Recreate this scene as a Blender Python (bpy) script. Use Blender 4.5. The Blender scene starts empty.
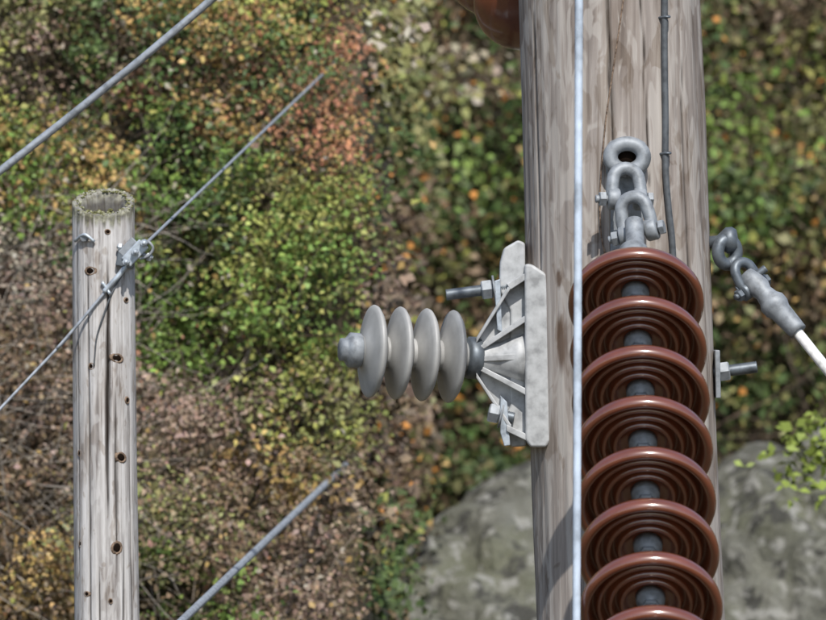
import bpy, math, numpy as np, random, bmesh
from mathutils import Vector, Matrix
rng=np.random.default_rng(7); random.seed(7)
F=7280.0; CZ=6.0
def P(u,v,d): return Vector(((u-413)/F*d, d, CZ+(310-v)/F*d))
S=bpy.context.scene
# ------------------------------------------------------------ helpers
def link(o,parent=None):
    S.collection.objects.link(o)
    if parent: o.parent=parent
    return o
def empty(name,loc=(0,0,0)):
    e=bpy.data.objects.new(name,None); e.empty_display_size=.1; return link(e)
def mesh(name,V,Fc,mat,parent=None,smooth=True):
    me=bpy.data.meshes.new(name); me.from_pydata([tuple(v) for v in V],[],[tuple(f) for f in Fc])
    if smooth: me.polygons.foreach_set('use_smooth',[True]*len(me.polygons))
    me.update(); o=bpy.data.objects.new(name,me)
    if mat: me.materials.append(mat)
    return link(o,parent)
def frame(ax):
    ax=Vector(ax).normalized(); h=Vector((0,0,1)) if abs(ax.z)<.9 else Vector((1,0,0))
    a=ax.cross(h).normalized(); b=ax.cross(a).normalized(); return ax,a,b
def fixn(ob):
    bm=bmesh.new(); bm.from_mesh(ob.data); bmesh.ops.recalc_face_normals(bm,faces=bm.faces); bm.to_mesh(ob.data); bm.free()
def lathe(name,prof,o,ax,mat,parent=None,n=48,smooth=True):
    o=Vector(o); ax,a,b=frame(ax); V=[];Fc=[]
    for r,w in prof:
        for i in range(n):
            t=2*math.pi*i/n; V.append(o+ax*w+a*(r*math.cos(t))+b*(r*math.sin(t)))
    for k in range(len(prof)-1):
        for i in range(n):
            j=(i+1)%n; Fc.append((k*n+i,k*n+j,(k+1)*n+j,(k+1)*n+i))
    if prof[0][0]>1e-5: Fc.append(tuple(range(n))[::-1])
    if prof[-1][0]>1e-5: Fc.append(tuple((len(prof)-1)*n+i for i in range(n)))
    ob=mesh(name,V,Fc,mat,parent,smooth); fixn(ob); return ob
def spline(pts,step):
    pts=[Vector(p) for p in pts]
    if len(pts)==2:
        n=max(2,int((pts[1]-pts[0]).length/step)); return [pts[0].lerp(pts[1],i/n) for i in range(n+1)]
    out=[]
    for i in range(len(pts)-1):
        p0=pts[i-1] if i>0 else pts[i]*2-pts[i+1]; p1=pts[i];p2=pts[i+1]
        p3=pts[i+2] if i+2<len(pts) else pts[i+1]*2-pts[i]
        n=max(2,int((p2-p1).length/step))
        for k in range(n):
            t=k/n; out.append(.5*((2*p1)+(p2-p0)*t+(2*p0-5*p1+4*p2-p3)*t*t+(3*p1-p0-3*p2+p3)*t**3))
    out.append(pts[-1]); return out
def sweep(name,pts,r,mat,parent=None,n=14,step=.01,lobes=0,lay=.12,flat=1.0):
    pts=spline(pts,step); V=[];Fc=[]; ax,a,b=frame(pts[1]-pts[0]); s=0
    m=len(pts)
    for k,p in enumerate(pts):
        t=(pts[min(k+1,m-1)]-pts[max(k-1,0)]).normalized()
        a=(a-t*a.dot(t)).normalized(); b=t.cross(a)
        if k: s+=(p-pts[k-1]).length
        for i in range(n):
            th=2*math.pi*i/n; rr=r
            if lobes: rr=r*(.9+.13*abs(math.cos(lobes*.5*(th-2*math.pi*s/lay))))
            V.append(p+a*(rr*math.cos(th))+b*(rr*math.sin(th)*flat))
    for k in range(m-1):
        for i in range(n):
            j=(i+1)%n; Fc.append((k*n+i,k*n+j,(k+1)*n+j,(k+1)*n+i))
    Fc.append(tuple(range(n))[::-1]); Fc.append(tuple((m-1)*n+i for i in range(n)))
    return mesh(name,V,Fc,mat,parent)
def bevel(ob,w,seg=3):
    m=ob.modifiers.new('b','BEVEL'); m.width=w; m.segments=seg; m.limit_method='ANGLE'
    for p in ob.data.polygons: p.use_smooth=True
    ob.modifiers.new('wn','WEIGHTED_NORMAL')
def prism(name,poly,y0,y1,mat,parent=None,bev=.004,y1b=None):
    n=len(poly)
    A=[Vector((p.x,y0,p.z)) for p in poly]; B=[Vector((p.x,y1,p.z)) for p in poly]
    Fc=[tuple(range(n)),tuple(range(n,2*n))[::-1]]+[(i,(i+1)%n,n+(i+1)%n,n+i) for i in range(n)]
    ob=mesh(name,A+B,Fc,mat,parent,False); fixn(ob)
    if bev: bevel(ob,bev)
    return ob
def hexnut(name,c,ax,r,h,mat,parent,n=6):
    return lathe(name,[(r*.86,-h/2),(r,-h/2+h*.12),(r,h/2-h*.12),(r*.86,h/2)],c,ax,mat,parent,n=n,smooth=False)
def bolt(name,a,b,r,mat,parent):
    a=Vector(a);b=Vector(b);L=(b-a).length; prof=[];p=.0035;k=0;w=0
    while w<L: prof.append((r if k%2 else r*.86,w)); w+=p/2;k+=1
    prof.append((r*.8,L)); return lathe(name,prof,a,b-a,mat,parent,n=20)
def vn(p,seed=0):
    p=np.asarray(p,float); i=np.floor(p).astype(np.int64); f=p-i; f=f*f*(3-2*f); r=0
    def h(a,b,c):
        x=(a*374761393+b*668265263+c*2147483647+seed*1274126177)&0xffffffff
        x=((x^(x>>13))*1274126177)&0xffffffff; x=x^(x>>16); return (x&0xffff)/65535.
    for dx in (0,1):
        for dy in (0,1):
            for dz in (0,1):
                w=(f[:,0] if dx else 1-f[:,0])*(f[:,1] if dy else 1-f[:,1])*(f[:,2] if dz else 1-f[:,2])
                r=r+w*h(i[:,0]+dx,i[:,1]+dy,i[:,2]+dz)
    return r
def sig(t): t=np.clip(t,0,1); return t*t*(3-2*t)
def hill(x,z):
    x=np.asarray(x,float);z=np.asarray(z,float)
    p=np.stack([x*1.2,z*1.2,x*0],-1).reshape(-1,3); q=np.stack([x*3.5,z*3.5,x*0+4],-1).reshape(-1,3)
    n=(vn(p,21).reshape(x.shape)-.5)*1.0+(vn(q,22).reshape(x.shape)-.5)*.45
    return 18.8+6.6*sig((x+.15)/.16)+(z-6)*.75+n
def hy(u,v):
    y=20.
    for _ in range(14): y=.5*y+.5*float(hill(np.array([min(-.17,(u-413)/F*y)]),np.array([CZ+(310-v)/F*y]))[0])
    return y
# ------------------------------------------------------------ materials
def newmat(name):
    m=bpy.data.materials.new(name); m.use_nodes=True; nt=m.node_tree; b=nt.nodes['Principled BSDF']; return m,nt,b
def N(nt,t,**k):
    n=nt.nodes.new(t)
    for a,v in k.items(): setattr(n,a,v)
    return n
def ramp(nt,stops,inp):
    r=N(nt,'ShaderNodeValToRGB'); e=r.color_ramp.elements
    while len(e)<len(stops): e.new(.5)
    for i,(p,c) in enumerate(stops):
        e[i].position=p; e[i].color=(*c,1)
    nt.links.new(inp,r.inputs[0]); return r.outputs[0]
def noise(nt,scale,detail=4,mapscale=(1,1,1),rough=.55,dist=0):
    tc=N(nt,'ShaderNodeTexCoord'); mp=N(nt,'ShaderNodeMapping'); mp.inputs['Scale'].default_value=mapscale
    nt.links.new(tc.outputs['Object'],mp.inputs[0]); n=N(nt,'ShaderNodeTexNoise')
    n.inputs['Scale'].default_value=scale; n.inputs['Detail'].default_value=detail; n.inputs['Roughness'].default_value=rough
    n.inputs['Distortion'].default_value=dist
    nt.links.new(mp.outputs[0],n.inputs['Vector']); return n.outputs['Fac']
def mix(nt,mode,fac,a,b):
    m=N(nt,'ShaderNodeMix',data_type='RGBA',blend_type=mode)
    for s,v in ((m.inputs[0],fac),(m.inputs[6],a),(m.inputs[7],b)):
        if isinstance(v,(int,float)): s.default_value=v
        elif isinstance(v,tuple): s.default_value=(*v,1)
        else: nt.links.new(v,s)
    return m.outputs[2]
def bump(nt,b,h,strength,dist):
    bp=N(nt,'ShaderNodeBump'); bp.inputs['Strength'].default_value=strength; bp.inputs['Distance'].default_value=dist
    nt.links.new(h,bp.inputs['Height']); nt.links.new(bp.outputs[0],b.inputs['Normal'])
def wood(name,dark,mid,light,g,fl_amt,line):
    m,nt,b=newmat(name)
    grain=noise(nt,55*g,6,(1,1,.045),.62,.3)
    base=ramp(nt,[(.30,dark),(.5,mid),(.68,light)],grain)
    bl=ramp(nt,[(.3,(.66,.60,.55)),(.5,(1,1,1)),(.7,(1.10,1.11,1.12))],noise(nt,8*g,4,(1,1,.35),.6))
    c=mix(nt,'MULTIPLY',.9,base,bl)
    fl=ramp(nt,[(.52,(0,0,0)),(.58,(1,1,1))],noise(nt,30*g,2,(1,1,.28),.5,.8))
    c=mix(nt,'MIX',fl,c,mix(nt,'MIX',fl_amt,c,light))
    fd=ramp(nt,[(.36,(.70,.65,.60)),(.42,(1,1,1))],noise(nt,22*g,3,(1,1,.4),.5,1.2)); c=mix(nt,'MULTIPLY',.8,c,fd)
    fine=ramp(nt,[(.32,line),(.40,(1,1,1))],noise(nt,100*g,3,(1,1,.02),.5,.2))
    c=mix(nt,'MULTIPLY',.7,c,fine)
    at=N(nt,'ShaderNodeAttribute',attribute_name='crack'); c=mix(nt,'MIX',at.outputs['Fac'],c,(.018,.013,.01))  # dark cracks, plus the painted shade inside the hollow top
    mo=N(nt,'ShaderNodeAttribute',attribute_name='moss')
    mn=ramp(nt,[(.38,(.04,.04,.025)),(.52,(.12,.12,.06)),(.66,(.30,.30,.22))],noise(nt,80,4))
    c=mix(nt,'MIX',mo.outputs['Fac'],c,mn)
    br=N(nt,'ShaderNodeAttribute',attribute_name='stain'); c=mix(nt,'MIX',br.outputs['Fac'],c,(.09,.05,.028))
    nt.links.new(c,b.inputs['Base Color']); b.inputs['Roughness'].default_value=.85; b.inputs['Specular IOR Level'].default_value=.2
    bump(nt,b,grain,.6,.004); return m
wood_r=wood('weathered_wood_taupe',(.185,.16,.145),(.30,.265,.24),(.43,.40,.37),1.0,.6,(.55,.5,.45))
wood_l=wood('weathered_wood_silver',(.22,.205,.20),(.43,.415,.405),(.58,.57,.565),2.0,.35,(.30,.26,.24))
def metal(name,c,rough=.5,met=.6,sc=60):
    m,nt,b=newmat(name); n=noise(nt,sc,5)
    col=ramp(nt,[(.3,tuple(x*.62 for x in c)),(.5,c),(.72,tuple(min(1,x*1.25) for x in c))],n)
    nt.links.new(col,b.inputs['Base Color']); b.inputs['Metallic'].default_value=met; b.inputs['Roughness'].default_value=rough
    bump(nt,b,n,.25,.001); return m
galv=metal('galvanised_steel',(.25,.27,.29),.6,.3)
bgalv=metal('bright_galvanised_steel',(.42,.47,.52),.5,.4)
dgalv=metal('dark_galvanised_steel',(.13,.15,.17),.5,.5)
casting=metal('cast_aluminium',(.40,.41,.415),.6,.1,40)
alum=metal('stranded_aluminium',(.32,.35,.39),.6,.3)
alum2=metal('bright_stranded_cable',(.50,.58,.68),.65,.1,25)
white=metal('white_fibreglass_rod',(.72,.72,.70),.45,0)
darkw=metal('dark_wire',(.10,.11,.12),.6,.3)
def porcelain(name,c,rough,coat):
    m,nt,b=newmat(name); n=noise(nt,18,4)
    col=ramp(nt,[(.3,tuple(x*.8 for x in c)),(.7,tuple(x*1.12 for x in c))],n)
    nt.links.new(col,b.inputs['Base Color']); b.inputs['Roughness'].default_value=rough; b.inputs['Coat Weight'].default_value=coat
    b.inputs['Coat Roughness'].default_value=.14
    return m
brown=porcelain('brown_glazed_porcelain',(.155,.042,.017),.34,1.0); brown.node_tree.nodes['Principled BSDF'].inputs['Coat IOR'].default_value=1.8
polymer=porcelain('grey_polymer',(.36,.36,.35),.5,0)
m,nt,b=newmat('leaves')
at=N(nt,'ShaderNodeAttribute',attribute_name='Col'); nt.links.new(at.outputs['Color'],b.inputs['Base Color']); b.inputs['Roughness'].default_value=.55; b.inputs['Specular IOR Level'].default_value=.3
leafm=m
m,nt,b=newmat('twig_bark'); at=N(nt,'ShaderNodeAttribute',attribute_name='Col')
nt.links.new(at.outputs['Color'],b.inputs['Base Color']); b.inputs['Roughness'].default_value=.8; twigm=m
m,nt,b=newmat('leaf_litter_soil'); nt.links.new(ramp(nt,[(.3,(.03,.024,.014)),(.5,(.07,.055,.03)),(.7,(.13,.10,.06))],noise(nt,9,5,rough=.75)),b.inputs['Base Color']); b.inputs['Roughness'].default_value=.95; soil=m
m,nt,b=newmat('lichen_rock')
c=ramp(nt,[(.35,(.10,.10,.08)),(.5,(.17,.172,.145)),(.65,(.25,.25,.22))],noise(nt,5,8,rough=.7))
mo=ramp(nt,[(.48,(0,0,0)),(.65,(.55,.55,.55))],noise(nt,2.3,5)); c=mix(nt,'MIX',mo,c,(.11,.12,.06))
sp=ramp(nt,[(.54,(0,0,0)),(.59,(1,1,1))],noise(nt,9,4,(1,1,1.5),.55,.8)); c=mix(nt,'MIX',sp,c,(.06,.06,.052))
sp2=ramp(nt,[(.56,(0,0,0)),(.61,(1,1,1))],noise(nt,15,5,(1,1,1.2))); c=mix(nt,'MIX',sp2,c,(.31,.31,.285))
nt.links.new(c,b.inputs['Base Color']); b.inputs['Roughness'].default_value=.9; bump(nt,b,noise(nt,7,7,rough=.65),1.0,.10); rock=m
m,nt,b=newmat('moss'); nt.links.new(ramp(nt,[(.35,(.05,.05,.02)),(.5,(.16,.16,.06)),(.65,(.40,.40,.30))],noise(nt,90,5)),b.inputs['Base Color']); b.inputs['Roughness'].default_value=1; mossm=m
m,nt,b=newmat('knot_wood'); nt.links.new(ramp(nt,[(.35,(.07,.045,.03)),(.6,(.24,.17,.12))],noise(nt,160,3)),b.inputs['Base Color']); b.inputs['Roughness'].default_value=.9; knotm=m
m,nt,b=newmat('knot_core'); b.inputs['Base Color'].default_value=(.012,.008,.006,1); b.inputs['Roughness'].default_value=1; b.inputs['Specular IOR Level'].default_value=0; darkc=m  # knot centres; also paints the dark of the eye hole
# ------------------------------------------------------------ poles
def pole(name,u0,u1,h0,h1,d,ztop,mat,cracks,slant=0,hollow=False,seg=256,stains=(),amp=.004,seed=1):
    def at(z):
        v=310-(z-CZ)*F/d; t=v/620; return ((u0+(u1-u0)*t)-413)/F*d,(h0+(h1-h0)*t)/F*d
    zs=np.concatenate([np.linspace(0,4.8,40,endpoint=False),np.arange(4.8,min(7.3,ztop),.006)])
    if ztop>7.3: zs=np.concatenate([zs,np.linspace(7.3,ztop,15)])
    else: zs=np.append(zs,ztop)
    th=np.arange(seg)/seg*2*math.pi
    Z,T=np.meshgrid(zs,th,indexing='ij')
    cx=np.array([at(z)[0] for z in zs])[:,None]; R=np.array([at(z)[1] for z in zs])[:,None]*np.ones_like(T)
    pn=np.stack([np.cos(T)*3,np.sin(T)*3,Z*1.4],-1).reshape(-1,3)
    pf=np.stack([np.cos(T)*22,np.sin(T)*22,Z*5],-1).reshape(-1,3)
    R=R+(vn(pn,seed).reshape(T.shape)-.5)*amp*2+(vn(pf,seed+1).reshape(T.shape)-.5)*amp*.5
    ck=np.zeros_like(T); st=np.zeros_like(T)
    for (ang,za,zb,wd,dep) in cracks:
        w1=vn(np.stack([Z*3,Z*0+ang*7,Z*0],-1).reshape(-1,3),3).reshape(T.shape)-.5
        w2=vn(np.stack([Z*18,Z*0+ang*7,Z*0],-1).reshape(-1,3),4).reshape(T.shape)-.5
        a=ang+w1*.10+w2*.02
        da=np.abs((T-a+math.pi)%(2*math.pi)-math.pi)
        e=np.clip(np.minimum(Z-za,zb-Z)/.2,0,1)
        k=np.clip(1-da/(wd*(.3+.7*e)+1e-6),0,1)*(e>0)
        ck=np.maximum(ck,np.clip(k*1.6,0,1)*np.clip(e*3,0,1)); R=R-k*dep*e
    for (ang,z0,aw,zw) in stains:
        da=np.abs((T-ang+math.pi)%(2*math.pi)-math.pi)
        q=1-np.sqrt((da/aw)**2+((Z-z0)/zw)**2)
        q=np.where(q>-.4,q+(vn(pf,9).reshape(T.shape)-.5)*.9,-1)
        st=np.maximum(st,np.clip(q*2,0,.85))
    X=cx+R*np.sin(T); Y=d-R*np.cos(T)
    ms=np.zeros_like(T)
    if slant:
        w=np.clip((Z-(ztop-.10))/.10,0,1)
        dz_=ztop-Z
        Z=Z+w*slant*(Y-d)
        ms=np.clip((.03-dz_)/.02+(vn(pf,5).reshape(T.shape)-.5)*2,0,1)*.8
        Z[-1]+= (vn(np.stack([np.cos(T[-1])*6,np.sin(T[-1])*6,T[-1]*0],-1),8)-.5)*.008
    V=np.stack([X,Y,Z],-1).reshape(-1,3).tolist(); nr=len(zs)
    Fc=[]
    for k in range(nr-1):
        for i in range(seg):
            j=(i+1)%seg; Fc.append((k*seg+i,k*seg+j,(k+1)*seg+j,(k+1)*seg+i))
    ckl=ck.reshape(-1).tolist(); msl=ms.reshape(-1).tolist(); stl=st.reshape(-1).tolist()
    last=(nr-1)*seg; Rt=R[-1]
    if hollow:
        levels=[(.96,.003,.7,0),(.90,.002,.6,0),(.80,.0,.55,.0),(.73,-.004,.6,.3),(.70,-.02,.15,.75),(.68,-.06,.1,.95),(.5,-.065,.3,.9),(0.02,-.06,.3,.9)]  # last values paint shade onto the hollow's wall and floor
    else: levels=[(.9,.0,0,.3),(.5,.0,0,.2),(.02,.0,0,.3)]
    for f,dz,mm,cc in levels:
        b0=len(V)
        wob=1+ (vn(np.stack([np.cos(th)*2.5,np.sin(th)*2.5,th*0],-1),12)-.5)*.22*(f<.85)
        for i in range(seg):
            x=cx[-1,0]+Rt[i]*f*wob[i]*math.sin(th[i]); y=d-Rt[i]*f*wob[i]*math.cos(th[i])
            V.append((x,y,ztop+slant*(y-d)+dz+(.004*(rng.random()-.5) if hollow else 0)))
            ckl.append(cc);msl.append(mm);stl.append(0)
        for i in range(seg):
            j=(i+1)%seg; Fc.append((last+i,last+j,b0+j,b0+i))
        last=b0
    Fc.append(tuple(last+i for i in range(seg)))
    e=empty(name); ob=mesh('trunk',V,Fc,mat,e)
    for nm,l in (('crack',ckl),('moss',msl),('stain',stl)):
        ob.data.attributes.new(nm,'FLOAT','POINT').data.foreach_set('value',l)
    return e,at
DR=14.2
rp,atr=pole('wooden_utility_pole',610,631,90,94,DR,8.6,wood_r,
   [(-.06,6.22,7.6,.022,.018),(.05,5.5,6.32,.018,.012),(.34,6.2,7.9,.014,.008),(-.62,4.9,5.9,.014,.008),(.86,5.2,6.6,.014,.008),(-.40,6.3,6.8,.012,.006),(-1.05,5.7,6.6,.014,.008)],
   stains=[(-.73,5.94,.09,.06),(-.74,6.06,.05,.02),(-.30,5.1,.05,.04)])
DL=14.95
zt=P(0,203,DL).z
lp,atl=pole('wooden_utility_pole',102,107.5,30.5,32.5,DL,zt,wood_l,
   [(.12,5.55,6.12,.085,.014),(.36,5.45,5.85,.06,.010),(-.55,5.0,6.1,.04,.007),(.9,4.9,5.9,.03,.005),(-.2,4.9,5.5,.04,.007),(-.95,5.3,6.2,.03,.004),(.6,4.9,5.6,.035,.005)],
   slant=.45,hollow=True,seg=160,amp=.0025,seed=5)
cx=atl(zt)[0];R=atl(zt)[1]
bm=bmesh.new()
for i in range(240):
    a=random.random()*6.283; inn=i<110
    q=math.sqrt(random.random())*.6 if inn else .74+.25*random.random()
    x=cx+R*q*math.sin(a); y=DL-R*q*math.cos(a); z=zt+.45*(y-DL)+(-.042+.012*random.random() if inn else .002)
    bmesh.ops.create_icosphere(bm,subdivisions=1,radius=random.uniform(.0025,.0065) if inn else random.uniform(.0015,.0038),matrix=Matrix.Translation((x,y,z))@Matrix.Rotation(random.random()*3,4,'Z')@Matrix.Scale(.7,4,(0,0,1)))
me=bpy.data.meshes.new('moss_clumps'); bm.to_mesh(me); bm.free(); me.materials.append(mossm); link(bpy.data.objects.new('moss_clumps',me),lp)
def surfpt(atf,d,u,v):
    z=P(0,v,d).z; c,r=atf(z); x=(u-413)/F*d-c; x=max(-r*.97,min(r*.97,x)); y=-math.sqrt(r*r-x*x); return Vector((c+x,d+y,z)),Vector((x,y,0)).normalized()
for (u,v,s) in [(92,271,1),(118,358,1.15),(122,457,1.15),(118,547,1.1),(81,453,.6),(82,543,.6),(109,232,.6),(93,366,.55),(88,593,.7),(127,300,.5),(128,400,.5),(112,600,.4)]:
    p,n=surfpt(atl,DL,u,v); r=.0095*s
    k=lathe('knot',[(r*1.5,-.004),(r*1.35,.0002),(r*1.1,.0022),(r*.85,.0016),(r*.8,-.002),(0,-.002)],(0,0,0),(0,0,1),knotm,lp,n=18)
    c=lathe('knot_core',[(r*.9,-.003),(r*.82,.0012),(r*.4,.0022),(0,.0018)],(0,0,0),(0,0,1),darkc,lp,n=14)
    ang=random.uniform(-.5,.5); sx=random.uniform(.8,1.15); sy=random.uniform(.7,1.3)
    for q in (k,c):
        q.matrix_world=Matrix.Translation(p)@n.to_track_quat('Z','Y').to_matrix().to_4x4()@Matrix.Rotation(ang,4,'Z')@Matrix.Diagonal((sx,sy,1,1))
# ------------------------------------------------------------ disc insulator strings
def disc(o,ax,e,k):
    por=[(.040,-.062),(.052,-.056),(.075,-.050),(.098,-.040),(.112,-.028),(.1225,-.015),(.1272,-.004),(.1278,.003),(.1262,.009),(.1225,.0125),(.1175,.0135),(.113,.011),(.1095,.004),(.1075,-.010),(.105,-.024),
         (.101,-.024),(.098,-.010),(.0945,-.001),(.091,-.002),(.088,-.012),(.086,-.026),(.081,-.029),(.077,-.014),(.0730,-.005),(.0695,-.007),(.067,-.018),(.065,-.030),(.060,-.032),(.056,-.017),(.0525,-.009),(.049,-.011),(.046,-.022),(.043,-.032),(.030,-.034),(.0,-.034)]
    lathe('shed_%d'%k,por,o,ax,brown,e,n=96)
    lathe('cap_%d'%k,[(.0,-.112),(.018,-.112),(.024,-.106),(.026,-.098),(.040,-.088),(.047,-.075),(.049,-.058),(.046,-.052)],o,ax,dgalv,e,n=32)
    lathe('pin_%d'%k,[(.027,-.0338),(.0255,-.018),(.021,-.014),(.0205,-.010),(.012,-.006),(.010,.0),(.0095,.03),(.014,.036),(.014,.040)],o,ax,galv,e,n=28)
    hexnut('pin_collar_%d'%k,Vector(o)+Vector(ax)*(-.006),ax,.018,.010,galv,e)
C1=P(636,303,13.66)
dz=.0911; dy=math.sqrt(.146**2-dz**2)
C7=P(651,609,13.66-6*dy); step=(C7-C1)/6; ax=step.normalized()
ds=empty('disc_insulator_string')
NDISC=11
for k in range(NDISC): disc(C1+step*k,ax,ds,k+1)
endp=C1+step*(NDISC-1)+ax*.04
lathe('dead_end_clamp',[(.0,0),(.02,.005),(.022,.05),(.016,.06),(.018,.3),(.012,.42),(.009,.43)],endp,ax,galv,ds,n=24)
g=endp+ax*.42; gp=g+ax*(-g.z/ax.z)
sweep('tension_wire',[g,gp],.009,alum,ds,lobes=7,n=21,step=.03)
lathe('ground_anchor',[(.02,-.1),(.03,-.02),(.06,.0),(.15,.02),(.15,.06),(0,.1)],gp,ax,galv,ds)
top=C1+ax*-.112
def ring(name,c,nrm,rx,rz,r,mat,e,flat=1,up=None):
    nrm=Vector(nrm).normalized(); up=Vector(up) if up else Vector((0,0,1)); up=(up-nrm*up.dot(nrm)).normalized(); sd=up.cross(nrm)
    pts=[c+sd*(rx*math.cos(t))+up*(rz*math.sin(t)) for t in np.linspace(-math.pi/2,1.5*math.pi,40)]
    return sweep(name,pts,r,mat,e,n=16,step=.1,flat=flat)
def ushape(name,c,nrm,up,w,h,r,mat,e):
    nrm=Vector(nrm).normalized(); up=Vector(up); up=(up-nrm*up.dot(nrm)).normalized(); sd=up.cross(nrm).normalized()
    pts=[c+sd*w-up*h]+[c+sd*w*1.08-up*h*.5]+[c+sd*(w*math.cos(t))+up*(w*math.sin(t)) for t in np.linspace(0,math.pi,9)]+[c-sd*w*1.08-up*h*.5]+[c-sd*w-up*h]
    sweep(name,pts,r,mat,e,n=16,step=.006)
    for s in (-1,1):
        q=c+sd*w*s-up*h
        lathe(name+'_eye',[(r*.4,-r*1.0),(r*1.5,-r*.95),(r*1.7,-r*.7),(r*1.7,r*.7),(r*1.5,r*.95),(r*.4,r*1.0)],q,sd,mat,e,n=24)
    bolt(name+'_pin',c-up*h-sd*(w+r*2.8),c-up*h+sd*(w+r*2.0),r*.65,mat,e)
    hexnut(name+'_nut',c-up*h-sd*(w+r*1.7),sd,r*1.2,r*1.1,mat,e)
    hexnut(name+'_head',c-up*h+sd*(w+r*1.6),sd,r*1.2,r*.9,mat,e)
yf=surfpt(atr,DR,627,160)[0].y
poly=[P(u,v,yf) for u,v in [(604,150),(610,141),(622,137),(634,137),(645,142),(650,152),(646,172),(643,190),(643,256),(637,264),(617,264),(610,256),(611,190),(606,172)]]
prism('strap_plate',poly,yf-.004,yf+.03,galv,ds,.003)
ce=P(627,157,yf-.022)
ring('eye_ring',ce,(0,-1,.1),.032,.026,.0145,galv,ds)
lathe('eye_hole_shade',[(.024,0),(.024,.004),(.0,.006)],ce+Vector((0,.012,0)),(0,-1,0),darkc,ds,n=24)  # near-black disc paints the shade inside the eye
ushape('shackle_1',P(626,181,yf-.052),(.15,-1,.25),(-.02,.2,1),.0255,.036,.0125,galv,ds)
ushape('shackle_2',P(634,210,yf-.095),(-.25,-.95,.1),(-.12,.55,1),.0255,.045,.0125,galv,ds)
sweep('ball_clevis',[P(634,222,yf-.12),P(635,243,yf-.16),top+ax*.01],.018,galv,ds,n=20,step=.01)
lathe('ball_socket',[(0,-.06),(.018,-.058),(.028,-.045),(.030,-.01),(.026,.002),(.02,.02)],top,ax,galv,ds,n=28)
ds2=empty('disc_insulator_string'); a2=Vector((-.35,.75,.45)).normalized(); o2=P(534,-8,14.45)
for k in range(5): disc(o2+a2*(.146*k),a2,ds2,k+1)
sweep('link_to_pole',[o2-a2*.11,Vector((atr(o2.z-.05)[0]-.05,DR+.1,o2.z-.06))],.012,galv,ds2)
oe=o2+a2*(.146*4+.04); sweep('line_wire',[oe,oe+a2*2+Vector((0,0,.2)),oe+a2*9+Vector((0,0,1.5))],.009,alum,ds2,step=.05)
# ------------------------------------------------------------ post insulator with bracket
pi=empty('line_post_insulator'); yb=DR-.05
prism('flange',[P(u,v,yb) for u,v in [(524,264),(531,264),(546,274),(548,284),(550,440),(546,447),(530,447),(525,440)]],yb-.055,yb+.06,casting,pi,.006)
prism('mount_plate',[P(u,v,yb) for u,v in [(500,262),(504,248),(518,240),(525,243),(526,446),(512,447),(502,440),(500,425),(510,405),(510,310),(499,290)]],yb-.02,yb+.075,casting,pi,.005)
lathe('hub_cone',[(.036,0),(.036,.012),(.031,.02),(.034,.05),(.046,.08),(.052,.10)],neck:=P(474,358,yb),Vector((1,0,0)),casting,pi,n=40)
adir=(P(350,350,yb-.068)-neck).normalized()
prism('web',[P(u,v,yb) for u,v in [(477,342),(494,310),(510,286),(525,280),(525,434),(510,426),(496,404),(477,374)]],yb-.012,yb+.012,casting,pi,.002)
def rib(a,b_,w,yo):
    (u0,v0),(u1,v1)=a,b_; V=[]
    for (u,v,yy,ww) in ((u0,v0,yb-.030,w*.8),(u1,v1,yo,w)):
        for dv in (-ww/2,ww/2):
            for y in (yy,yb+.04): V.append(P(u,v+dv,yb)+Vector((0,y-yb,0)))
    ob=mesh('rib',V,[(0,1,3,2),(4,6,7,5),(0,4,5,1),(2,3,7,6),(0,2,6,4),(1,5,7,3)],casting,pi,False); fixn(ob); bevel(ob,.002)
for a,b_ in (((476,341),(510,286)),((478,350),(526,318)),((478,359),(526,356)),((478,367),(526,392)),((476,375),(511,428))): rib(a,b_,7,yb-.05)
prism('rib_edge_top',[P(u,v,yb) for u,v in [(506,284),(527,272),(527,279),(510,290)]],yb-.05,yb+.05,casting,pi,.002)
prism('rib_edge_bottom',[P(u,v,yb) for u,v in [(506,424),(527,434),(527,441),(506,431)]],yb-.05,yb+.05,casting,pi,.002)
lathe('collar',[(.034,-.012),(.041,-.008),(.041,.012),(.036,.016),(.024,.02),(.024,.03)],neck,adir,dgalv,pi,n=40)
L=(P(352,350,yb-.068)-neck).length
lathe('core',[(.030,0),(.030,L)],neck,adir,polymer,pi,n=32)
for k,u in enumerate((452,425.5,399,373)):
    f=(474-u)/(474-352); o=neck+adir*(L*f)
    lathe('shed_%d'%(k+1),[(.029,-.024),(.036,-.018),(.052,-.014),(.070,-.010),(.082,-.006),(.0890,-.001),(.0905,.003),(.0885,.006),(.080,.009),(.060,.013),(.040,.018),(.030,.024)],o,adir,polymer,pi,n=72)
tip=neck+adir*(L*.93)
lathe('end_fitting',[(.031,0),(.034,.003),(.034,.022),(.026,.028),(.022,.032),(.022,.040),(0,.041)],tip,adir,galv,pi,n=36)
def stud(ua,va,ub,vb,y,nutu,par,r=.0115):
    a=P(ua,va,y);b_=P(ub,vb,y); bolt('stud',a,b_,r,dgalv,par); ax_=(b_-a).normalized()
    t=(nutu-ua)/(ub-ua); hexnut('nut',a.lerp(b_,t),ax_,.0205,.022,galv,par)
    lathe('washer',[(.0,0),(.026,0),(.026,.004),(0,.004)],a.lerp(b_,t)+ax_*.012,ax_,galv,par,n=28)
stud(446,295,514,286,yb-.01,487,pi); stud(488,412,514,418,yb-.03,494,pi)
prism('tie_strap',[P(u,v,yb) for u,v in [(494,281),(500,279),(502,332),(497,330)]],yb-.035,yb-.005,bgalv,pi,.002)
prism('tie_strap2',[P(u,v,yb) for u,v in [(500,395),(507,402),(510,445),(504,446),(500,432)]],yb-.045,yb-.005,bgalv,pi,.002)
rb=empty('through_bolt'); yb2=DR-.03
stud(757,367,690,376,yb2,724,rb,.012)
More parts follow.
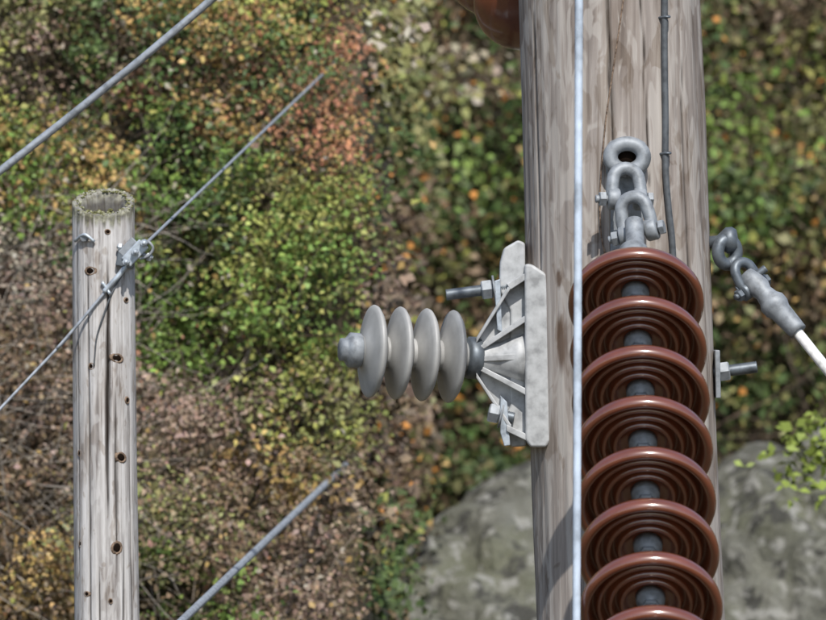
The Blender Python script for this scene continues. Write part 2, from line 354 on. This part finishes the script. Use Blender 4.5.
prism('square_washer',[P(u,v,yb2) for u,v in [(714,350),(719,350),(720,398),(715,398)]],yb2-.045,yb2+.045,galv,rb,.002)
# ------------------------------------------------------------ guy strain rod on right
gr=empty('guy_strain_rod'); yg=DR-.02
c0=P(727,252,yg)
ring('eye_nut',c0+Vector((0,-.01,.0)),(.55,-1,0),.021,.024,.0125,dgalv,gr)
lathe('eye_nut_boss',[(.0,-.01),(.020,-.008),(.026,0),(.026,.012),(.02,.02),(.012,.03),(.012,.09)],P(733,240,yg),(-1,.15,-.1),dgalv,gr,n=28)
pA=P(732,262,yg-.005); pB=P(786,318,yg-.06); pC=P(826,368,yg-.10); dd=(pC-pB).normalized()
ushape('clevis',P(744,272,yg-.02),(.5,-.9,.3),-(pB-pA),.020,.035,.010,dgalv,gr)
lathe('socket_fitting',[(0,-.02),(.014,-.018),(.02,-.0),(.023,.02),(.018,.035),(.021,.05),(.027,.06),(.027,.075),(.022,.085),(.019,.13),(.0185,.14),(0,.14)],P(752,280,yg-.03),(pB-P(752,280,yg-.03)),galv,gr,n=32)
bolt('clevis_pin',P(737,290,yg-.03),P(766,268,yg-.03),.008,dgalv,gr)
sweep('rod',[pB-dd*.01,pB+dd*2.2],.0105,white,gr,n=20,step=.1)
q=pB+dd*2.2; sweep('guy_strand',[q,q+dd*((q.z)/-dd.z)],.006,alum,gr,n=14,step=.1)
# ------------------------------------------------------------ wires
vc=empty('vertical_cable'); a=P(579,0,12.95); b_=P(576.5,620,12.95); d_=(a-b_)/(a.z-b_.z)
sweep('strand',[b_-d_*b_.z,a+d_*2.2],.0072,alum2,vc,lobes=7,n=21,step=.012,lay=.14)
gw=empty('ground_wire'); pts=[]
for u,v in [(659,-150),(660,-20),(660,60),(661,120),(661,170),(664,210),(668,250),(671,340),(676,480),(680,640),(684,800)]:
    p,n_=surfpt(atr,DR,u,v); pts.append(p+n_*.007)
sweep('wire',pts,.0062,darkw,gw,n=14,step=.01)
for u,v in ((661,155),(660,20),(672,380)):
    p,n_=surfpt(atr,DR,u,v); sweep('staple',[p+Vector((-.011,.004,-.002)),p+n_*.014+Vector((-.005,0,0)),p+n_*.014+Vector((.005,0,0)),p+Vector((.011,.004,.002))],.0025,dgalv,gw,n=8,step=.002)
bw=empty('bonding_wire'); pts=[]
for u,v in [(632,-150),(624,-30),(618,20),(611,70),(604,120),(600,165),(598,205),(600,240),(606,270),(612,330)]:
    p,n_=surfpt(atr,DR,u,v); pts.append(p+n_*.006)
sweep('wire',pts,.0016,knotm,bw,n=8,step=.01)
oc=empty('overhead_cable')
sweep('strand',[P(-1400,1230,15.6),P(-300,405,15.3),P(0,171,15.2),P(105,88,15.15),P(212,-1,15.1),P(700,-420,15.0),P(1500,-1150,15.0)],.0082,alum,oc,lobes=7,n=21,step=.015)
oc2=empty('overhead_cable')
A=P(185,618,15.3); B=P(350,461,hy(344,461)+.1); D=(B-A)
sweep('strand',[A-D*3.5,B+D*.1],.0085,alum,oc2,lobes=7,n=21,step=.02,lay=.14)
gy=empty('guy_wire'); gyy=DL-atl(P(0,270,DL).z)[1]-.006
A=P(137,252,gyy); B=P(346,52,hy(344,54)+.1)
sweep('strand',[P(-700,1150,gyy-.3),P(0,409,gyy-.02),P(60,345,gyy),P(120,274,gyy),A],.0032,alum,gy,lobes=6,n=12,step=.012,lay=.05)
sweep('strand_2',[A,B+(B-A)*.08],.0034,alum,gy,lobes=6,n=12,step=.012,lay=.05)
def pl_(u,v,y=gyy): return P(u,v,y)
dirw=(pl_(150,238)-pl_(120,270)).normalized()
def orient_box(name,c,L,W,D,mat,e,bev=.0025,ddir=dirw):
    n2=Vector((-ddir.z,0,ddir.x)); V=[]
    for s in (-1,1):
        for a_,b2 in ((-1,-1),(1,-1),(1,1),(-1,1)):
            V.append(c+ddir*(a_*L/2)+n2*(b2*W/2)+Vector((0,s*D/2,0)))
    ob=mesh(name,V,[(0,1,2,3),(7,6,5,4),(0,4,5,1),(1,5,6,2),(2,6,7,3),(3,7,4,0)],mat,e,False); fixn(ob); bevel(ob,bev); return ob
orient_box('clamp_body',pl_(135,253),.054,.026,.020,bgalv,gy)
orient_box('clamp_jaw',pl_(131,250,gyy+.006),.042,.034,.024,galv,gy)
orient_box('pole_band_lug',pl_(126,260,gyy+.03),.030,.036,.07,dgalv,gy,ddir=Vector((.2,0,1)).normalized())
for u,v in ((126,262),(135,252),(144,243)):
    hexnut('clamp_nut',pl_(u,v,gyy-.018),(0.1,1,0),.0078,.012,bgalv,gy); bolt('clamp_stud',pl_(u,v,gyy-.036),pl_(u,v,gyy+.02),.004,bgalv,gy)
bolt('cross_bolt',pl_(117,246),pl_(153,258),.0045,galv,gy)
hexnut('cross_nut',pl_(149,257),(1,0,-.2),.009,.010,bgalv,gy); hexnut('cross_nut2',pl_(120,247),(1,0,-.2),.008,.008,bgalv,gy)
sweep('loop_end',[pl_(144,240),pl_(150,243,gyy-.01),pl_(153,249,gyy-.01),pl_(148,256,gyy-.01),pl_(140,259,gyy-.008)],.003,galv,gy,n=10,step=.004)
sweep('preformed_grip',[pl_(104,292),pl_(112,283),pl_(120,274),pl_(130,260)],.0055,bgalv,gy,lobes=6,n=18,step=.004,lay=.03)
sweep('wrap',[pl_(102,282),pl_(107,289),pl_(110,294,gyy-.004)],.0035,bgalv,gy,n=10,step=.004)
pp=[]
for u,v in ((124,272),(114,290),(106,312),(99,335),(97,352),(96,366)):
    p,n_=surfpt(atl,DL,u,v); pp.append(p+n_*.004)
sweep('tail_wire',pp,.0018,darkw,gy,n=8,step=.006)
hexnut('side_nut',surfpt(atl,DL,86,238)[0]+Vector((0,-.006,0)),(.4,1,.1),.009,.012,galv,gy)
sweep('side_staple',[surfpt(atl,DL,78,241)[0]+Vector((-.004,-.006,0)),surfpt(atl,DL,86,235)[0]+Vector((0,-.014,0)),surfpt(atl,DL,96,242)[0]+Vector((0,-.008,0))],.0035,bgalv,gy,n=8,step=.004)
# ------------------------------------------------------------ terrain
xs=np.concatenate([np.linspace(-400,-12,14),np.linspace(-10,-.6,60),np.linspace(-.5,.5,41),np.linspace(.6,10,70),np.linspace(12,400,14)])
zsl=np.linspace(0,11,90)
V=[];nx=len(xs)
for yy in (-60,-20,-5,5,10,12,13): V+= [(x,yy,0.0) for x in xs]
X,Z=np.meshgrid(xs,zsl,indexing='ij'); H=hill(X,Z)
H=np.maximum(H,15.2)*(Z>.6)+H.clip(13.3)*(Z<=.6)
for j in range(len(zsl)): V+=[(xs[i],H[i,j],zsl[j]) for i in range(nx)]
for dy_,z_ in ((4,12.2),(12,14),(40,22),(120,40),(400,60),(1500,60)): V+=[(xs[i],H[i,-1]+dy_,z_+2*math.sin(xs[i]*.02+dy_)) for i in range(nx)]
nrow=len(V)//nx
Fc=[(r*nx+i,r*nx+i+1,(r+1)*nx+i+1,(r+1)*nx+i) for r in range(nrow-1) for i in range(nx-1)]
mesh('hillside_terrain',V,Fc,soil)
YR=22.9; k=YR/F; rocks=[]
def boulder(u,v,y,ru,ry,rv,seed,amp=.18):
    c=P(u,v,y); rx=ru*k; rz=rv*k; rocks.append((c.x,c.z,rx,rz))
    bm=bmesh.new(); bmesh.ops.create_icosphere(bm,subdivisions=6,radius=1); co=np.array([v.co[:] for v in bm.verts])
    d=(vn(co*1.3+9,seed)-.5)*amp*1.0+(vn(co*3.1+9,seed+1)-.5)*amp*.6+(vn(co*8+9,seed+2)-.5)*amp*.4+(vn(co*20+9,seed+3)-.5)*amp*.2
    d-=np.clip(.04-np.abs(vn(co*2.2+3,seed+5)-.5),0,1)*1.4
    co=co*(1+d)[:,None]*np.array([rx,ry,rz])
    for v,p in zip(bm.verts,co): v.co=p
    me=bpy.data.meshes.new('boulder'); bm.to_mesh(me); bm.free(); me.materials.append(rock)
    me.polygons.foreach_set('use_smooth',[True]*len(me.polygons))
    o=bpy.data.objects.new('boulder',me); o.location=c; link(o)
boulder(530,830,YR,290,.9,330,31); boulder(850,770,YR+.2,240,1.0,355,47); boulder(700,860,YR+.3,200,.7,340,90)
boulder(720,1600,22.3,560,1.5,760,55)
# ------------------------------------------------------------ foliage
def unit(n): v=rng.normal(size=(n,3)); return v/np.linalg.norm(v,axis=1)[:,None]
def raw(name,V,Q,col,mat,parent):
    me=bpy.data.meshes.new(name); me.vertices.add(len(V)); me.vertices.foreach_set('co',V.ravel())
    me.loops.add(Q.size); me.loops.foreach_set('vertex_index',Q.ravel().astype(np.int32)); me.polygons.add(len(Q)); me.polygons.foreach_set('loop_start',np.arange(0,Q.size,4,dtype=np.int32))
    me.update(calc_edges=True); c4=np.concatenate([col,np.ones((len(V),1))],1)
    me.attributes.new('Col','FLOAT_COLOR','POINT').data.foreach_set('color',c4.ravel()); me.materials.append(mat); me.validate()
    return link(bpy.data.objects.new(name,me),parent)
def leafmesh(name,C,s,nb,col,aspect=.34,parent=None):
    n=len(C); nrm=unit(n)*.9+nb; nrm/=np.linalg.norm(nrm,axis=1)[:,None]
    u=np.cross(nrm,unit(n)); u/=np.linalg.norm(u,axis=1)[:,None]; v=np.cross(nrm,u); s=s[:,None]
    asp=aspect*(.7+.6*rng.random((n,1)))
    A=C-u*s*.5; B=C+v*s*asp+nrm*s*.10-u*s*.06; D=C+u*s*.5-nrm*s*.12; E=C-v*s*asp+nrm*s*.10-u*s*.06
    V=np.stack([A,B,D,E],1).reshape(-1,3)
    return raw(name,V,np.arange(4*n).reshape(-1,4),np.repeat(col,4,0),leafm,parent)
def twigmesh(name,A,D,L,r,col,parent=None,curl=.25,K=7):
    n=len(A); pts=[A]; d=D.copy()
    for k in range(K-1):
        d=d+unit(n)*curl+np.array([0,0,-.04]); d/=np.linalg.norm(d,axis=1)[:,None]; pts.append(pts[-1]+d*(L/(K-1))[:,None])
    Pn=np.stack(pts,1); side=np.cross(D,unit(n)); side/=np.linalg.norm(side,axis=1)[:,None]; s2=np.cross(D,side)
    rad=(r[:,None]*np.linspace(1,.3,K)[None,:]); R=[]
    for a in (0,2.094,4.189): R.append(Pn+(side*math.cos(a)+s2*math.sin(a))[:,None,:]*rad[:,:,None])
    V=np.stack(R,2).reshape(-1,3); base=(np.arange(n)*K*3)[:,None,None]+(np.arange(K-1)*3)[None,:,None]
    i=np.array([0,1,2])[None,None,:]; j=np.array([1,2,0])[None,None,:]
    Q=np.stack([base+i,base+j,base+j+3,base+i+3],-1).reshape(-1,4)
    return raw(name,V,Q,np.repeat(col,K*3,0),twigm,parent),Pn
BG=(.115,.175,.04); YG=(.21,.22,.06); DG=(.055,.085,.028); OL=(.14,.14,.055); BR=(.16,.115,.07); MV=(.185,.135,.10); RD=(.21,.10,.055); OC=(.28,.19,.07); GY=(.27,.24,.19); OR=(.36,.16,.04)
left=[(40,20,70,50,OL),(60,60,50,40,MV),(120,30,60,40,DG),(170,60,50,50,BR),(225,40,40,60,OC),(225,95,40,40,RD),(290,20,50,40,YG),(310,90,35,60,RD),(280,120,40,40,OC),(20,110,40,40,YG),(60,140,60,50,OC),(30,170,50,50,BG),(100,150,50,50,YG),(160,120,60,50,DG),(160,165,60,40,BG),(230,160,60,40,OL),(280,60,50,50,DG),
 (270,220,60,40,YG),(240,250,60,50,YG),(300,290,60,60,BG),(220,310,50,50,BG),(280,360,60,50,YG),(160,280,40,50,DG),(170,210,50,40,DG),(160,350,50,50,BG),(20,250,50,50,GY),(40,300,60,50,MV),(20,370,60,50,BR),(50,420,60,50,MV),(20,480,60,60,BR),(170,420,60,40,MV),(240,430,80,40,MV),(310,430,50,50,OL),(200,480,90,50,BR),(290,510,70,50,MV),(40,560,70,60,BR),(170,560,70,60,OL),(260,580,80,50,BR),(310,590,60,50,MV),(30,600,60,40,OC),(190,600,50,40,BG),(110,500,60,60,OL),(300,480,60,40,OC)]
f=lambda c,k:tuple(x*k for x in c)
OLshade=f(OL,.75); BRshade=f(BR,.72); MVshade=f(MV,.65)  # darkened copies: shade of the right hillside put into leaf colour
right=[(380,40,40,60,OL),(430,40,50,50,GY),(480,40,50,60,BRshade),(400,110,50,50,OL),(460,120,50,50,DG),(490,170,50,50,BG),(430,190,60,50,DG),(380,230,50,50,BRshade),(450,260,60,40,OLshade),(500,300,50,60,BRshade),(400,300,60,50,MVshade),(380,400,60,60,MVshade),(450,430,60,60,BRshade),(500,420,40,50,DG),(390,480,60,50,BRshade),(450,500,60,40,OLshade),(370,540,40,40,DG),(510,480,40,40,DG),(730,30,50,50,OLshade),(790,30,50,50,BRshade),(740,120,60,60,BG),(810,110,50,50,YG),(760,190,60,50,DG),(720,200,40,50,BG),(800,220,60,50,OLshade),(740,290,50,50,BRshade),(800,300,50,50,BRshade),(820,270,40,40,OC),(760,350,60,50,DG),(720,400,50,50,OLshade),(800,380,50,50,OLshade),(810,170,40,40,OL),(600,250,120,300,DG)]
def clumps(nc,xr,zr,blobs,per,lsize,crad,acc,proud=.25,gain=1.0,pacc=.05):
    bx=np.array([b[:4] for b in blobs],float); bc=np.array([b[4] for b in blobs])
    x=rng.uniform(*xr,nc); z=rng.uniform(*zr,nc); y=hill(x,z)-rng.uniform(-.1,proud*2,nc)
    ok=np.ones(nc,bool)
    for (a,c_,rx,rz) in rocks: ok&=~((((x-a)/(rx*1.02))**2+((z-c_)/(rz*1.02))**2<1)&(y>20.8)&(y<28))
    x,y,z=x[ok],y[ok],z[ok]; nc=len(x)
    u=413+x/y*F; v=310-(z-CZ)/y*F
    w=np.exp(-((u[:,None]-bx[:,0])/bx[:,2])**2-((v[:,None]-bx[:,1])/bx[:,3])**2)+1e-5
    w=w/w.sum(1)[:,None]; cs=w.cumsum(1); pick=(rng.random(nc)[:,None]>cs).sum(1).clip(0,len(blobs)-1)
    col=bc[pick]*rng.uniform(.65,1.35,(nc,1)); r=rng.uniform(*crad,nc)
    k=rng.poisson(per,nc)+4; idx=np.repeat(np.arange(nc),k); n=len(idx)
    d=unit(n); rad=rng.random(n)**.45
    off=d*rad[:,None]*r[idx][:,None]*np.array([1.25,.9,.8])
    C=np.stack([x,y,z],1)[idx]+off
    s=rng.uniform(*lsize,n)*(.7+.6*rng.random(nc)[idx])
    cc=col[idx]*rng.uniform(.75,1.3,(n,1))*(1+rng.normal(size=(n,3))*.05)
    m=rng.random(n)<pacc; ac=np.array(acc)[rng.integers(0,len(acc),n)]; cc[m]=ac[m]
    return C,s,d*.6+np.array([0,-.4,.5]),np.clip(cc*gain,.005,.6)
def mass(name,*sets): leafmesh(name,*[np.concatenate([s[i] for s in sets]) for i in range(4)])
a1=clumps(1150,(-1.5,-.15),(4.85,7.15),left,105,(.009,.020),(.04,.12),[OC,GY,RD,YG],gain=1.3)
a2_=clumps(700,(-1.3,-.17),(4.9,7.1),left,25,(.011,.022),(.06,.15),[OC,GY,YG],.4,gain=1.45)
mass('hillside_shrubs',a1,a2_)
b1=clumps(1000,(-.02,2.0),(4.6,7.5),right,50,(.020,.045),(.08,.24),[OR,OC,YG,OLshade],.4,gain=1.25,pacc=.09)
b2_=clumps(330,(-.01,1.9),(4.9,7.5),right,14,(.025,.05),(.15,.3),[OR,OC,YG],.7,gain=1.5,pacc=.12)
b4=clumps(420,(-.14,.02),(4.8,7.3),right,55,(.018,.040),(.06,.17),[OR,OC,YG,OLshade],.1,gain=1.35,pacc=.08)
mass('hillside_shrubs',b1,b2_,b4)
C,s,nb,cc=clumps(800,(-8,8),(.2,11),[(0,0,9999,9999,c) for c in (OL,BG,BR,MV,OC,DG,YG)],40,(.06,.11),(.25,.6),[OC,RD,YG],.3)
u=413+C[:,0]/C[:,1]*F; v=310-(C[:,2]-CZ)/C[:,1]*F
kp=~((u>-150)&(u<980)&(v>-120)&(v<740)); leafmesh('hillside_shrubs',C[kp],s[kp],nb[kp],cc[kp])
def twigs(n,xr,zr,L,r,cols,proud,dirb):
    x=rng.uniform(*xr,n);z=rng.uniform(*zr,n);y=hill(x,z)-rng.uniform(0,proud,n); D=unit(n)*.6+np.array(dirb); D/=np.linalg.norm(D,axis=1)[:,None]
    c=np.array(cols)[rng.integers(0,len(cols),n)]*rng.uniform(.6,1.3,(n,1))
    return np.stack([x,y,z],1),D,rng.uniform(*L,n),rng.uniform(*r,n),c
T=[(.20,.14,.10),(.36,.30,.24),(.10,.07,.05)]
twigmesh('bare_twigs',*twigs(1100,(-1.5,-.25),(4.8,7.2),(.12,.4),(.0012,.0028),T,.35,(0,-.3,.7)))
twigmesh('bare_twigs',*twigs(420,(-1.4,-.72),(5.2,6.3),(.2,.5),(.0012,.0025),[(.45,.40,.34)],.5,(.5,-.3,.2)))
twigmesh('bare_twigs',*twigs(450,(.0,1.8),(5.4,7.3),(.3,.9),(.002,.005),[(.16,.11,.08),(.26,.2,.15),(.07,.05,.035)],.6,(-.2,-.3,.5)))
gs=empty('leafy_shrub')
sweep('stem',[Vector((2.35,18.0,0)),Vector((2.2,18.0,3)),Vector((1.75,18.2,5)),P(1000,520,18.6),P(900,430,18.7),P(850,405,18.7)],.012,twigm,gs,step=.1,n=8)
n=22; bp=np.array([list(P(rng.uniform(825,960),rng.uniform(390,450),18.7)) for i in range(n)])
D=unit(n)*.35+np.array([-.9,-.1,-.25]); D/=np.linalg.norm(D,axis=1)[:,None]
_,Pn=twigmesh('branchlets',bp,D,rng.uniform(.12,.26,n),np.full(n,.0022),np.tile([.12,.11,.05],(n,1)),gs,.12)
C=Pn[:,1:].reshape(-1,3); C=np.repeat(C,3,0)+unit(len(C)*3)*.022; n=len(C)
leafmesh('leaves',C,rng.uniform(.025,.042,n),np.tile([0,-.6,.5],(n,1)),np.array(BG)*rng.uniform(1.0,1.8,(n,1))*np.array([1.25,1.05,.9]),.32,gs)
# ------------------------------------------------------------ light, sky, camera
az=math.radians(170); el=math.radians(50)
tos=Vector((math.sin(az)*math.cos(el),math.cos(az)*math.cos(el),math.sin(el)))
sl=bpy.data.lights.new('sun','SUN'); sl.energy=4.6; sl.angle=math.radians(.6); sl.color=(1,.955,.89)
so=bpy.data.objects.new('sun',sl); so.rotation_euler=(-tos).to_track_quat('-Z','Y').to_euler(); so.location=(0,0,30); link(so)
w=bpy.data.worlds.new('World'); S.world=w; w.use_nodes=True; nt=w.node_tree
sk=nt.nodes.new('ShaderNodeTexSky'); sk.sky_type='NISHITA'; sk.sun_disc=False; sk.sun_elevation=el; sk.sun_rotation=az
bgk=nt.nodes['Background']; bgk.inputs[1].default_value=.15; nt.links.new(sk.outputs[0],bgk.inputs[0])
cd=bpy.data.cameras.new('camera'); co=bpy.data.objects.new('camera',cd); link(co); co.location=(0,0,CZ); co.rotation_euler=(math.pi/2,0,0)
cd.sensor_width=36; cd.lens=F/826*36; cd.clip_start=.1; cd.clip_end=3000
cd.dof.use_dof=True; cd.dof.focus_distance=14.2; cd.dof.aperture_fstop=(cd.lens/1000)/.034
S.camera=co
S.view_settings.view_transform='Standard'; S.view_settings.look='None'; S.view_settings.exposure=0
